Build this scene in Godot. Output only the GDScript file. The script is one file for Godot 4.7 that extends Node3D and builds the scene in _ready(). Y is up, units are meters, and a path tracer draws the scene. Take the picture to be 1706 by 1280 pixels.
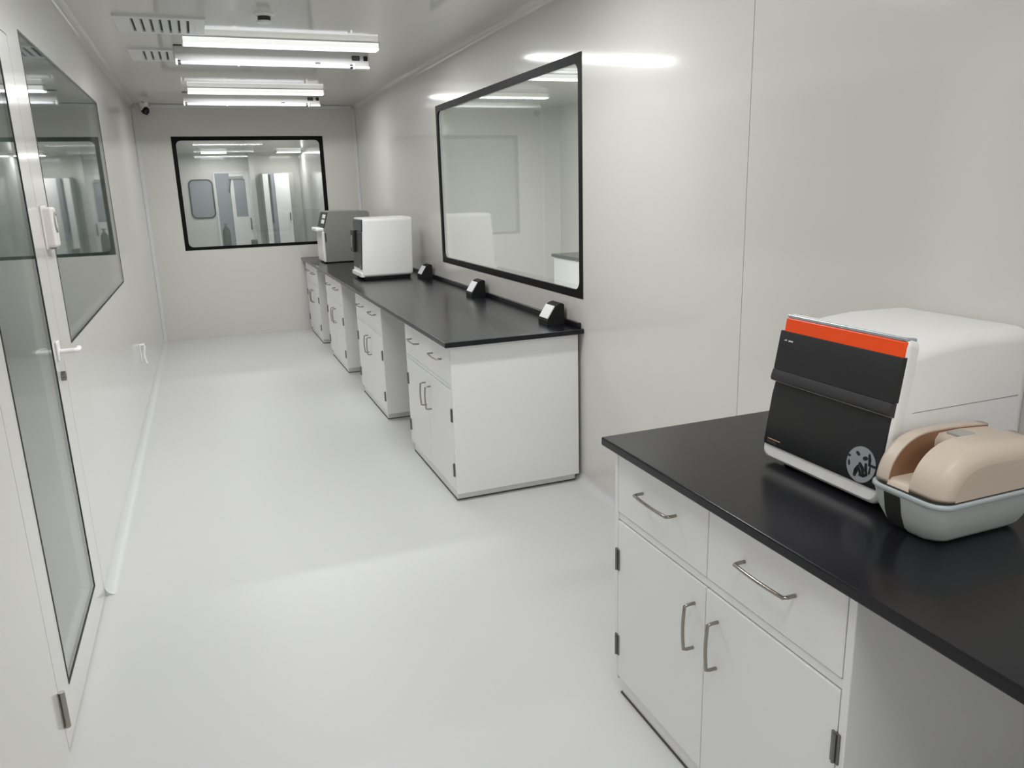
extends Node3D
# A clean-room laboratory corridor: benches and cabinets along the right wall, glazed door and window on the left.
# x: 0 = right wall face, LEFT = left wall face; z: far wall at FAR, camera at 0; y: 0 = floor.

const LEFT := -2.313
const CEIL := 2.512
const FAR := -9.308
const BACK := 2.4
const TOP := 0.846          # bench top height
const T := 0.06             # wall panel thickness

var M := {}
var taken := {}

# ---------------------------------------------------------------- mesh builder
class MB:
	var v := PackedVector3Array()
	var n := PackedVector3Array()
	func tri(a: Vector3, b: Vector3, c: Vector3, na: Vector3, nb: Vector3, nc: Vector3) -> void:
		var g := (b - a).cross(c - a)
		if g.length_squared() < 1e-18: return
		if g.dot(na + nb + nc) > 0.0:
			v.append_array([a, c, b]); n.append_array([na, nc, nb])
		else:
			v.append_array([a, b, c]); n.append_array([na, nb, nc])
	func quad(a: Vector3, b: Vector3, c: Vector3, d: Vector3, m: Vector3) -> void:
		tri(a, b, c, m, m, m); tri(a, c, d, m, m, m)
	func box(a: Vector3, b: Vector3) -> MB:
		var lo := Vector3(minf(a.x, b.x), minf(a.y, b.y), minf(a.z, b.z))
		var hi := Vector3(maxf(a.x, b.x), maxf(a.y, b.y), maxf(a.z, b.z))
		quad(Vector3(lo.x, lo.y, lo.z), Vector3(lo.x, hi.y, lo.z), Vector3(lo.x, hi.y, hi.z), Vector3(lo.x, lo.y, hi.z), Vector3.LEFT)
		quad(Vector3(hi.x, lo.y, lo.z), Vector3(hi.x, hi.y, lo.z), Vector3(hi.x, hi.y, hi.z), Vector3(hi.x, lo.y, hi.z), Vector3.RIGHT)
		quad(Vector3(lo.x, lo.y, lo.z), Vector3(hi.x, lo.y, lo.z), Vector3(hi.x, lo.y, hi.z), Vector3(lo.x, lo.y, hi.z), Vector3.DOWN)
		quad(Vector3(lo.x, hi.y, lo.z), Vector3(hi.x, hi.y, lo.z), Vector3(hi.x, hi.y, hi.z), Vector3(lo.x, hi.y, hi.z), Vector3.UP)
		quad(Vector3(lo.x, lo.y, lo.z), Vector3(hi.x, lo.y, lo.z), Vector3(hi.x, hi.y, lo.z), Vector3(lo.x, hi.y, lo.z), Vector3.FORWARD)
		quad(Vector3(lo.x, lo.y, hi.z), Vector3(hi.x, lo.y, hi.z), Vector3(hi.x, hi.y, hi.z), Vector3(lo.x, hi.y, hi.z), Vector3.BACK)
		return self
	# box with rounded edges
	func rbox(a: Vector3, b: Vector3, r: float, s := 3) -> MB:
		var c := (a + b) * 0.5
		var h := (b - a).abs() * 0.5
		r = minf(r, minf(h.x, minf(h.y, h.z)) * 0.999)
		var inner := h - Vector3(r, r, r)
		for ax in 3:
			var u := (ax + 1) % 3
			var w := (ax + 2) % 3
			for f in [-1.0, 1.0]:
				var P := []; var N := []
				for i in 2 * s + 2:
					var su := -1.0 if i <= s else 1.0
					var tu := tan((-1.0 + float(i) / s if i <= s else float(i - s - 1) / s) * PI / 4)
					var row := []; var rown := []
					for j in 2 * s + 2:
						var sw := -1.0 if j <= s else 1.0
						var tw := tan((-1.0 + float(j) / s if j <= s else float(j - s - 1) / s) * PI / 4)
						var d := Vector3.ZERO
						d[ax] = f; d[u] = tu; d[w] = tw
						d = d.normalized()
						var q := Vector3.ZERO
						q[ax] = f * inner[ax]; q[u] = su * inner[u]; q[w] = sw * inner[w]
						row.append(c + q + d * r); rown.append(d)
					P.append(row); N.append(rown)
				for i in 2 * s + 1:
					for j in 2 * s + 1:
						tri(P[i][j], P[i + 1][j], P[i + 1][j + 1], N[i][j], N[i + 1][j], N[i + 1][j + 1])
						tri(P[i][j], P[i + 1][j + 1], P[i][j + 1], N[i][j], N[i + 1][j + 1], N[i][j + 1])
		return self
	# polygon in (p, q) extruded along an axis. axis 0: p=y q=z, 1: p=x q=z, 2: p=x q=y
	static func put(axis: int, p: Vector2, d: float) -> Vector3:
		return Vector3(d, p.x, p.y) if axis == 0 else Vector3(p.x, d, p.y) if axis == 1 else Vector3(p.x, p.y, d)
	func prism(poly: PackedVector2Array, axis: int, d0: float, d1: float, smooth := 0.6) -> MB:
		var k := poly.size()
		var area := 0.0
		for i in k:
			area += poly[i].cross(poly[(i + 1) % k])
		var sg := 1.0 if area > 0 else -1.0
		var en := []
		for i in k:
			var e := poly[(i + 1) % k] - poly[i]
			en.append(Vector2(e.y, -e.x).normalized() * sg)
		for i in k:
			var j := (i + 1) % k
			var n0: Vector2 = en[i]
			var n1: Vector2 = en[i]
			if en[i].dot(en[(i + k - 1) % k]) > smooth: n0 = (en[i] + en[(i + k - 1) % k]).normalized()
			if en[i].dot(en[j]) > smooth: n1 = (en[i] + en[j]).normalized()
			var N0 := put(axis, n0, 0); var N1 := put(axis, n1, 0)
			var a := put(axis, poly[i], d0); var b := put(axis, poly[j], d0)
			var c := put(axis, poly[j], d1); var d := put(axis, poly[i], d1)
			tri(a, b, c, N0, N1, N1); tri(a, c, d, N0, N1, N0)
		var t := Geometry2D.triangulate_polygon(poly)
		var cn := put(axis, Vector2.ZERO, signf(d1 - d0))
		for i in range(0, t.size(), 3):
			tri(put(axis, poly[t[i]], d1), put(axis, poly[t[i + 1]], d1), put(axis, poly[t[i + 2]], d1), cn, cn, cn)
			tri(put(axis, poly[t[i]], d0), put(axis, poly[t[i + 1]], d0), put(axis, poly[t[i + 2]], d0), -cn, -cn, -cn)
		return self
	# flat ring between two loops of the same size, extruded
	func ring(o: PackedVector2Array, q: PackedVector2Array, axis: int, d0: float, d1: float) -> MB:
		var k := o.size()
		var cn := put(axis, Vector2.ZERO, signf(d1 - d0))
		for i in k:
			var j := (i + 1) % k
			quad(put(axis, o[i], d0), put(axis, o[j], d0), put(axis, q[j], d0), put(axis, q[i], d0), -cn)
			quad(put(axis, o[i], d1), put(axis, o[j], d1), put(axis, q[j], d1), put(axis, q[i], d1), cn)
			for l in [[o, 1.0], [q, -1.0]]:
				var e: Vector2 = l[0][j] - l[0][i]
				if e.length() < 1e-7: continue
				var m := Vector2(e.y, -e.x).normalized()
				var mid := Vector2.ZERO
				for p in o: mid += p / k
				if m.dot((l[0][i] + l[0][j]) * 0.5 - mid) * l[1] < 0: m = -m
				quad(put(axis, l[0][i], d0), put(axis, l[0][j], d0), put(axis, l[0][j], d1), put(axis, l[0][i], d1), put(axis, m, 0))
		return self
	func tube(path: Array, r: float, sides := 8) -> MB:
		var rings := []
		var dirs := []
		var up := Vector3.UP
		var k := path.size()
		for i in k:
			var t: Vector3 = (path[mini(i + 1, k - 1)] - path[maxi(i - 1, 0)]).normalized()
			if absf(t.dot(up)) > 0.95: up = Vector3.RIGHT if absf(t.x) < 0.8 else Vector3.BACK
			var a := t.cross(up).normalized()
			var b := a.cross(t).normalized()
			up = b
			var rg := []; var dg := []
			for s in sides:
				var an := TAU * s / sides
				var d := a * cos(an) + b * sin(an)
				rg.append(path[i] + d * r); dg.append(d)
			rings.append(rg); dirs.append(dg)
		for i in k - 1:
			for s in sides:
				var q := (s + 1) % sides
				tri(rings[i][s], rings[i][q], rings[i + 1][q], dirs[i][s], dirs[i][q], dirs[i + 1][q])
				tri(rings[i][s], rings[i + 1][q], rings[i + 1][s], dirs[i][s], dirs[i + 1][q], dirs[i + 1][s])
		for e in [0, k - 1]:
			var m: Vector3 = (path[0] - path[1]).normalized() if e == 0 else (path[k - 1] - path[k - 2]).normalized()
			for s in sides: tri(path[e], rings[e][s], rings[e][(s + 1) % sides], m, m, m)
		return self
	# profile (radius, height) turned round the y axis at c
	func lathe(prof: Array, c: Vector3, sides := 24) -> MB:
		for i in prof.size() - 1:
			var p: Vector2 = prof[i]; var q: Vector2 = prof[i + 1]
			var e := (q - p)
			var m := Vector2(e.y, -e.x).normalized()
			for s in sides:
				var a := TAU * s / sides; var b := TAU * (s + 1) / sides
				var A := Vector3(cos(a), 0, sin(a)); var B := Vector3(cos(b), 0, sin(b))
				var nA := A * m.x + Vector3.UP * m.y; var nB := B * m.x + Vector3.UP * m.y
				var P0 := c + A * p.x + Vector3.UP * p.y; var P1 := c + B * p.x + Vector3.UP * p.y
				var Q0 := c + A * q.x + Vector3.UP * q.y; var Q1 := c + B * q.x + Vector3.UP * q.y
				tri(P0, P1, Q1, nA, nB, nB); tri(P0, Q1, Q0, nA, nB, nA)
		return self
	# loops of equal size joined smoothly, ends closed
	func loft(loops: Array) -> MB:
		var k: int = loops.size()
		var m: int = loops[0].size()
		var N := []
		for i in k:
			var c := Vector3.ZERO
			for p in loops[i]: c += p / m
			var row := []
			for j in m:
				var du: Vector3 = loops[i][(j + 1) % m] - loops[i][(j + m - 1) % m]
				var dv: Vector3 = loops[mini(i + 1, k - 1)][j] - loops[maxi(i - 1, 0)][j]
				var nn := du.cross(dv).normalized()
				if nn.dot(loops[i][j] - c) < 0: nn = -nn
				row.append(nn)
			N.append(row)
		for i in k - 1:
			for j in m:
				var q := (j + 1) % m
				tri(loops[i][j], loops[i][q], loops[i + 1][q], N[i][j], N[i][q], N[i + 1][q])
				tri(loops[i][j], loops[i + 1][q], loops[i + 1][j], N[i][j], N[i + 1][q], N[i + 1][j])
		for e in [0, k - 1]:
			var c := Vector3.ZERO
			for p in loops[e]: c += p / m
			var o := Vector3.ZERO
			for p in loops[1 if e == 0 else k - 2]: o += p / m
			var f: Vector3 = (loops[e][1] - c).cross(loops[e][0] - c).normalized()
			if f.dot(c - o) < 0: f = -f
			for j in m: tri(c, loops[e][j], loops[e][(j + 1) % m], f, f, f)
		return self
	func mesh() -> ArrayMesh:
		var a := []
		a.resize(Mesh.ARRAY_MAX)
		a[Mesh.ARRAY_VERTEX] = v
		a[Mesh.ARRAY_NORMAL] = n
		var am := ArrayMesh.new()
		am.add_surface_from_arrays(Mesh.PRIMITIVE_TRIANGLES, a)
		return am

func rr(x0: float, y0: float, x1: float, y1: float, r: float, s := 5) -> PackedVector2Array:
	var out := PackedVector2Array()
	for c in [[x1 - r, y1 - r, 0.0], [x0 + r, y1 - r, 1.0], [x0 + r, y0 + r, 2.0], [x1 - r, y0 + r, 3.0]]:
		for i in s + 1:
			var a: float = (c[2] + float(i) / s) * PI / 2
			out.append(Vector2(c[0] + r * cos(a), c[1] + r * sin(a)))
	return out

# ---------------------------------------------------------------- objects
func numbered(called: String) -> String:
	taken[called] = taken.get(called, -1) + 1
	return called if taken[called] == 0 else "%s_%03d" % [called, taken[called]]

func part(called: String, mb: MB, mat: String, parent: Node, label := "") -> MeshInstance3D:
	var o := MeshInstance3D.new()
	o.name = called
	o.mesh = mb.mesh()
	o.material_override = M[mat]
	parent.add_child(o, true)
	if label: o.set_meta("label", label)
	return o

func thing(called: String, label: String, category: String, at := Vector3.ZERO, group := "", kind := "") -> Node3D:
	var o := Node3D.new()
	o.name = numbered(called)
	add_child(o)
	o.position = at
	tag(o, label, category, group, kind)
	return o

func tag(o: Node, label: String, category: String, group := "", kind := "") -> void:
	o.set_meta("label", label); o.set_meta("category", category)
	if group: o.set_meta("group", group)
	if kind: o.set_meta("kind", kind)

func solid(called: String, mb: MB, mat: String, label: String, category: String, kind := "structure") -> MeshInstance3D:
	var o := MeshInstance3D.new()
	o.name = numbered(called)
	o.mesh = mb.mesh()
	o.material_override = M[mat]
	add_child(o)
	tag(o, label, category, "", kind)
	return o

func dup(o: Node3D, at: Vector3, label := "") -> Node3D:
	var base := String(o.name)
	var c := o.duplicate()
	c.name = numbered(base)
	add_child(c)
	c.position = at
	if label: c.set_meta("label", label)
	return c

# ---------------------------------------------------------------- materials
func noise_tex(freq: float, lo: float, hi: float, seed_: int, octaves := 3) -> ImageTexture:
	var f := FastNoiseLite.new()
	f.seed = seed_; f.frequency = freq; f.fractal_octaves = octaves
	f.noise_type = FastNoiseLite.TYPE_SIMPLEX_SMOOTH
	var im := f.get_seamless_image(256, 256)
	im.convert(Image.FORMAT_RGB8)
	for y in 256:
		for x in 256:
			var g := lerpf(lo, hi, im.get_pixel(x, y).r)
			im.set_pixel(x, y, Color(g, g, g))
	return ImageTexture.create_from_image(im)

func mat(called: String, c: Color, rough: float, spec := 0.5, metal := 0.0) -> StandardMaterial3D:
	var m := StandardMaterial3D.new()
	m.resource_name = called
	m.albedo_color = c
	m.roughness = rough
	m.metallic_specular = spec
	m.metallic = metal
	M[called] = m
	return m

func grain(called: String, tex: Texture2D, scale: float) -> void:
	var m: StandardMaterial3D = M[called]
	m.albedo_texture = tex
	m.uv1_triplanar = true
	m.uv1_world_triplanar = true
	m.uv1_scale = Vector3.ONE * scale

func coat(called: String, w: float, r: float) -> void:
	M[called].clearcoat_enabled = true
	M[called].clearcoat = w
	M[called].clearcoat_roughness = r

func make_materials() -> void:
	var fine := noise_tex(0.25, 0.985, 1.0, 3)
	mat("wall_panel", Color(0.84, 0.831, 0.807), 0.45); coat("wall_panel", 1.0, 0.11)
	mat("ceiling_panel", Color(0.84, 0.831, 0.807), 0.45); coat("ceiling_panel", 0.65, 0.06)
	mat("vinyl", Color(0.83, 0.832, 0.83), 0.42, 0.5); grain("vinyl", fine, 3.0)
	mat("white_trim", Color(0.88, 0.885, 0.89), 0.35)
	mat("joint", Color(0.30, 0.28, 0.25), 0.7)
	mat("black_border", Color(0.018, 0.018, 0.02), 0.5, 0.3)
	mat("gasket", Color(0.05, 0.055, 0.055), 0.5)
	var g := mat("glass", Color(0.55, 0.64, 0.60, 0.13), 0.02)
	g.transparency = BaseMaterial3D.TRANSPARENCY_ALPHA
	mat("cabinet_white", Color(0.945, 0.945, 0.945), 0.36); grain("cabinet_white", fine, 6.0)
	mat("worktop", Color(0.11, 0.11, 0.125), 0.22, 0.37); grain("worktop", fine, 6.0)
	mat("chrome", Color(0.62, 0.60, 0.57), 0.22, 0.5, 1.0)
	mat("steel", Color(0.50, 0.49, 0.47), 0.3, 0.5, 1.0)
	mat("white_plastic", Color(0.935, 0.932, 0.925), 0.35)
	mat("ivory_plastic", Color(0.87, 0.85, 0.83), 0.4)
	mat("black_plastic", Color(0.12, 0.122, 0.13), 0.35)
	mat("ridge_black", Color(0.20, 0.19, 0.20), 0.4)
	mat("rubber", Color(0.06, 0.06, 0.065), 0.8)
	mat("orange", Color(0.98, 0.31, 0.05), 0.3)
	mat("silver_print", Color(0.60, 0.61, 0.63), 0.4)
	mat("gold_print", Color(0.75, 0.60, 0.42), 0.4)
	mat("white_print", Color(0.9, 0.9, 0.9), 0.5)
	mat("seam_grey", Color(0.55, 0.54, 0.52), 0.6)
	mat("silver_trim", Color(0.72, 0.76, 0.79), 0.25, 0.5, 0.6)
	mat("beige", Color(0.80, 0.74, 0.68), 0.42)
	mat("brown", Color(0.55, 0.40, 0.30), 0.5)
	mat("sage_grey", Color(0.79, 0.815, 0.81), 0.35)
	mat("rim_grey", Color(0.70, 0.73, 0.74), 0.35)
	mat("strip_black", Color(0.17, 0.18, 0.17), 0.5)
	mat("clear_grey", Color(0.66, 0.66, 0.63), 0.2)
	mat("grey_body", Color(0.53, 0.53, 0.51), 0.45)
	mat("navy_window", Color(0.20, 0.215, 0.27), 0.15)
	mat("charcoal", Color(0.22, 0.22, 0.225), 0.4)
	mat("vent_dark", Color(0.30, 0.27, 0.25), 0.8)
	mat("housing_grey", Color(0.78, 0.78, 0.775), 0.4)
	mat("dome_black", Color(0.02, 0.02, 0.02), 0.08)
	mat("blue_grey", Color(0.56, 0.57, 0.61), 0.3)
	mat("dark_strip", Color(0.17, 0.18, 0.17), 0.5)
	mat("mid_grey", Color(0.58, 0.58, 0.56), 0.45)
	var e := mat("lamp_glow", Color(0.95, 0.95, 0.95), 0.5)
	e.emission_enabled = true
	e.emission = Color(1, 1, 0.985)
	e.emission_energy_multiplier = 1.6
	var e2 := mat("lamp_edge", Color(0.95, 0.95, 0.95), 0.5)
	e2.emission_enabled = true
	e2.emission = Color(1, 1, 0.99)
	e2.emission_energy_multiplier = 0.62
	mat("tube_glass", Color(0.90, 0.91, 0.93), 0.15)

# ---------------------------------------------------------------- room pieces
func hole_wall_x(mb: MB, x0: float, x1: float, z0: float, z1: float, y1: float, holes: Array) -> MB:
	# wall along z with openings [za, zb, ya, yb], za < zb, in order of z
	var z := z0
	for h in holes:
		mb.box(Vector3(x0, 0, z), Vector3(x1, y1, h[0]))
		if h[2] > 0: mb.box(Vector3(x0, 0, h[0]), Vector3(x1, h[2], h[1]))
		mb.box(Vector3(x0, h[3], h[0]), Vector3(x1, y1, h[1]))
		z = h[1]
	return mb.box(Vector3(x0, 0, z), Vector3(x1, y1, z1))

func cove(axis_z0: float, axis_z1: float, x: float, y: float, sx: float, sy: float, r: float) -> MB:
	# hollow quarter round along z, filling the corner at (x, y) towards (sx, sy)
	var p := PackedVector2Array([Vector2(x, y), Vector2(x + sx * r, y)])
	for i in range(1, 8):
		var a := PI / 2 * i / 8.0
		p.append(Vector2(x + sx * r * (1 - sin(a)), y + sy * r * (1 - cos(a))))
	p.append(Vector2(x, y + sy * r))
	return MB.new().prism(p, 2, axis_z0, axis_z1, 0.5)

func ceiling_light(at: Vector3, w: float, d: float, energy: float, label: String, group: String) -> Node3D:
	var t := thing("ceiling_light", label, "light", at, group)
	part("mounting_plate", MB.new().box(Vector3(-w / 2 - 0.006, -0.006, -d / 2 - 0.004), Vector3(w / 2 + 0.006, 0, d / 2 + 0.004)), "white_trim", t)
	part("diffuser", MB.new().box(Vector3(-w / 2, -0.046, -d / 2), Vector3(w / 2, -0.040, d / 2)), "lamp_glow", t)
	part("diffuser_edge", MB.new().rbox(Vector3(-w / 2, -0.041, -d / 2), Vector3(w / 2, -0.005, d / 2), 0.004, 2), "lamp_edge", t)
	for sx in [-1.0, 1.0]:
		part("end_cap", MB.new().rbox(Vector3(sx * (w / 2 + 0.006), -0.047, -d / 2 - 0.002), Vector3(sx * (w / 2 - 0.002), -0.004, d / 2 + 0.002), 0.002, 1), "white_plastic", t)
	var a := AreaLight3D.new()
	a.name = "lamp_light"
	t.add_child(a)
	a.position = Vector3(0, -0.049, 0)
	a.rotation_degrees = Vector3(-90, 0, 0)
	a.area_size = Vector2(w, d)
	a.light_energy = energy
	a.light_color = Color(0.988, 0.994, 1.0)
	a.area_range = 30.0
	a.shadow_enabled = true
	return t

func uv_fixture(at: Vector3, label: String) -> Node3D:
	var t := thing("tube_fixture", label, "light fixture", at, "germicidal tube fixtures")
	part("housing", MB.new().rbox(Vector3(-0.63, -0.105, -0.055), Vector3(0.63, 0, 0.0), 0.008, 2), "housing_grey", t)
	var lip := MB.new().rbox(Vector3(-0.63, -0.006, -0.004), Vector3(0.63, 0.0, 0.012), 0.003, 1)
	part("shadow_strip", lip, "charcoal", t)  # dark strip painted in for the shadow line where the housing meets the ceiling
	part("tube", MB.new().tube([Vector3(-0.60, -0.108, 0.018), Vector3(0.50, -0.108, 0.018)], 0.013, 12), "tube_glass", t)
	part("tube_cap", MB.new().tube([Vector3(-0.615, -0.108, 0.018), Vector3(-0.595, -0.108, 0.018)], 0.0145, 12), "steel", t)
	part("tube_cap", MB.new().tube([Vector3(0.49, -0.108, 0.018), Vector3(0.51, -0.108, 0.018)], 0.0145, 12), "steel", t)
	part("tube_holder", MB.new().rbox(Vector3(-0.628, -0.125, -0.005), Vector3(-0.612, -0.085, 0.035), 0.004, 1), "white_plastic", t)
	part("tube_holder", MB.new().rbox(Vector3(0.508, -0.125, -0.005), Vector3(0.524, -0.085, 0.035), 0.004, 1), "white_plastic", t)
	part("clip", MB.new().rbox(Vector3(-0.25, -0.124, -0.004), Vector3(-0.235, -0.09, 0.034), 0.003, 1), "white_plastic", t)
	part("clip", MB.new().rbox(Vector3(0.26, -0.112, -0.004), Vector3(0.29, -0.085, 0.02), 0.003, 1), "charcoal", t)
	part("socket", MB.new().rbox(Vector3(0.51, -0.066, -0.004), Vector3(0.565, -0.034, 0.006), 0.006, 2), "dome_black", t, "black socket slot")
	part("socket", MB.new().rbox(Vector3(0.59, -0.066, -0.004), Vector3(0.62, -0.034, 0.006), 0.006, 2), "dome_black", t, "black socket slot")
	part("end_plate", MB.new().rbox(Vector3(0.53, -0.118, -0.05), Vector3(0.632, -0.1, 0.004), 0.003, 1), "white_plastic", t)
	return t

func air_vent(at: Vector3, w: float, d: float, label: String) -> Node3D:
	var t := thing("air_vent", label, "vent", at, "ceiling air vents")
	part("frame", MB.new().ring(rr(-w / 2, -d / 2, w / 2, d / 2, 0.004, 1), rr(-w / 2 + 0.05, -d / 2 + 0.05, w / 2 - 0.05, d / 2 - 0.05, 0.004, 1), 1, -0.014, 0.0), "white_trim", t)
	part("backing", MB.new().box(Vector3(-w / 2 + 0.05, -0.003, -d / 2 + 0.05), Vector3(w / 2 - 0.05, 0.0, d / 2 - 0.05)), "vent_dark", t)
	var x := -w / 2 + 0.068
	while x < w / 2 - 0.06:
		var p := PackedVector2Array([Vector2(x - 0.018, -0.014), Vector2(x + 0.012, -0.014), Vector2(x + 0.018, -0.004), Vector2(x - 0.012, -0.004)])
		part("slat", MB.new().prism(p, 2, -d / 2 + 0.05, d / 2 - 0.05), "white_trim", t)
		x += 0.047
	return t

# ---------------------------------------------------------------- cabinet
func handle_path(axis: int, L: float, out: float) -> Array:
	# a bowed bar handle that stands off towards -x
	var p := []
	for i in 3:
		p.append(Vector3(-out * i / 3.0, 0, -L / 2))
	for i in 9:
		var f := float(i) / 8 - 0.5
		p.append(Vector3(-out - 0.004 * cos(f * PI), 0, f * (L - 0.006)))
	for i in range(2, -1, -1):
		p.append(Vector3(-out * i / 3.0, 0, L / 2))
	if axis == 1:
		for i in p.size():
			p[i] = Vector3(p[i].x, -p[i].z, 0)
	return p

func cabinet(at: Vector3, label: String, group: String) -> Node3D:
	# origin: floor, front face (x = 0), far side (z = 0); runs to z = +W
	var W := 0.93
	var D := 0.695
	var H := TOP - 0.026
	var t := thing("base_cabinet", label, "cabinet", at, group)
	part("body", MB.new().box(Vector3(0.018, 0.06, 0.02), Vector3(D, H, W - 0.02)), "cabinet_white", t)
	part("side_panel", MB.new().rbox(Vector3(0, 0.045, 0), Vector3(D, H, 0.02), 0.003, 1), "cabinet_white", t)
	part("side_panel", MB.new().rbox(Vector3(0, 0.045, W - 0.02), Vector3(D, H, W), 0.003, 1), "cabinet_white", t)
	part("plinth", MB.new().box(Vector3(0.012, 0.004, 0.035), Vector3(D - 0.01, 0.06, W - 0.035)), "cabinet_white", t)
	part("floor_seal", MB.new().box(Vector3(0.008, 0, 0.031), Vector3(D - 0.006, 0.006, W - 0.031)), "joint", t)
	part("rail", MB.new().rbox(Vector3(0.004, 0.594, 0.02), Vector3(0.03, 0.616, W - 0.02), 0.002, 1), "cabinet_white", t)
	var mid := W / 2
	for s in 2:
		var z0 := 0.0225 if s == 0 else mid + 0.0015
		var z1 := mid - 0.0015 if s == 0 else W - 0.0225
		var dr := part("drawer", MB.new().rbox(Vector3(0, 0.6195, z0), Vector3(0.019, H - 0.012, z1), 0.002, 1), "cabinet_white", t)
		var dh := part("handle", MB.new().tube(handle_path(0, 0.165, 0.03), 0.0045, 8), "chrome", dr, "bowed chrome pull")
		dh.position = Vector3(0, 0.728, (z0 + z1) / 2 + (0.0 if s == 0 else 0.0))
		var door := part("door", MB.new().rbox(Vector3(0, 0.062, z0), Vector3(0.019, 0.591, z1), 0.002, 1), "cabinet_white", t)
		var vh := part("handle", MB.new().tube(handle_path(1, 0.128, 0.03), 0.0045, 8), "chrome", door, "bowed chrome pull")
		vh.position = Vector3(0, 0.461, mid - 0.046 if s == 0 else mid + 0.052)
		var zh := 0.0215 if s == 0 else W - 0.0215
		for y in [0.137, 0.428]:
			var hg := MB.new().rbox(Vector3(-0.004, y, zh - 0.011), Vector3(0.004, y + 0.07, zh + 0.011), 0.0015, 1)
			hg.tube([Vector3(-0.005, y + 0.002, zh), Vector3(-0.005, y + 0.068, zh)], 0.0045, 8)
			part("hinge", hg, "steel", door, "small steel hinge")
	return t

# ---------------------------------------------------------------- instruments
func logo_disc(mbs: Array, r: float) -> void:
	# mbs[0]: grey disc with a cut chord, mbs[1]: dark blobs and strokes on it. Axis x, p = y, q = z (q to the right as seen from the front)
	var p := PackedVector2Array()
	for i in 40:
		var a := TAU * i / 40
		p.append(Vector2(r * sin(a), r * cos(a)))
	mbs[0].prism(p, 0, -0.0012, 0.001)
	for b in [[0.55, -0.30, 0.16, 0.10, 0.5], [0.42, 0.24, 0.18, 0.11, -0.35], [-0.12, -0.80, 0.17, 0.07, 1.3], [0.28, -0.86, 0.10, 0.07, 0.0]]:
		var e := PackedVector2Array()
		for i in 16:
			var a := TAU * i / 16
			var d := Vector2(b[3] * sin(a), b[2] * cos(a)).rotated(b[4])
			e.append(Vector2(b[0] + d.x, b[1] + d.y) * r)
		mbs[1].prism(e, 0, -0.0018, 0.0)
	for s in [[[0.02, -0.05, 0.10], [-0.16, 0.16, 0.10], [-0.46, 0.28, 0.07]], [[0.10, 0.36, 0.09], [-0.2, 0.40, 0.10], [-0.42, 0.52, 0.07], [-0.55, 0.32, 0.08], [-0.58, 0.05, 0.06]],
			[[-0.15, -0.16, 0.08], [-0.4, -0.24, 0.13], [-0.66, -0.28, 0.10]], [[-0.22, -0.08, 0.07], [-0.42, 0.05, 0.09], [-0.55, 0.14, 0.06]],
			[[0.66, 0.48, 0.08], [0.40, 0.56, 0.09], [0.14, 0.58, 0.07], [0.14, 0.95, 0.07]], [[0.0, 0.66, 0.05], [-0.3, 0.66, 0.06]]]:
		for i in s.size() - 1:
			var a := Vector2(s[i][0], s[i][1]); var b := Vector2(s[i + 1][0], s[i + 1][1])
			var d := (b - a).normalized(); var q := Vector2(-d.y, d.x)
			var poly := PackedVector2Array()
			for k in 9:
				var an := PI * k / 8 + PI / 2
				poly.append((a + (d * cos(an) + q * sin(an)) * s[i][2] * 1.05) * r)
			for k in 9:
				var an := PI * k / 8 - PI / 2
				poly.append((b + (d * cos(an) + q * sin(an)) * s[i + 1][2] * 1.05) * r)
			mbs[1].prism(poly, 0, -0.0018, 0.0)

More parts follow.
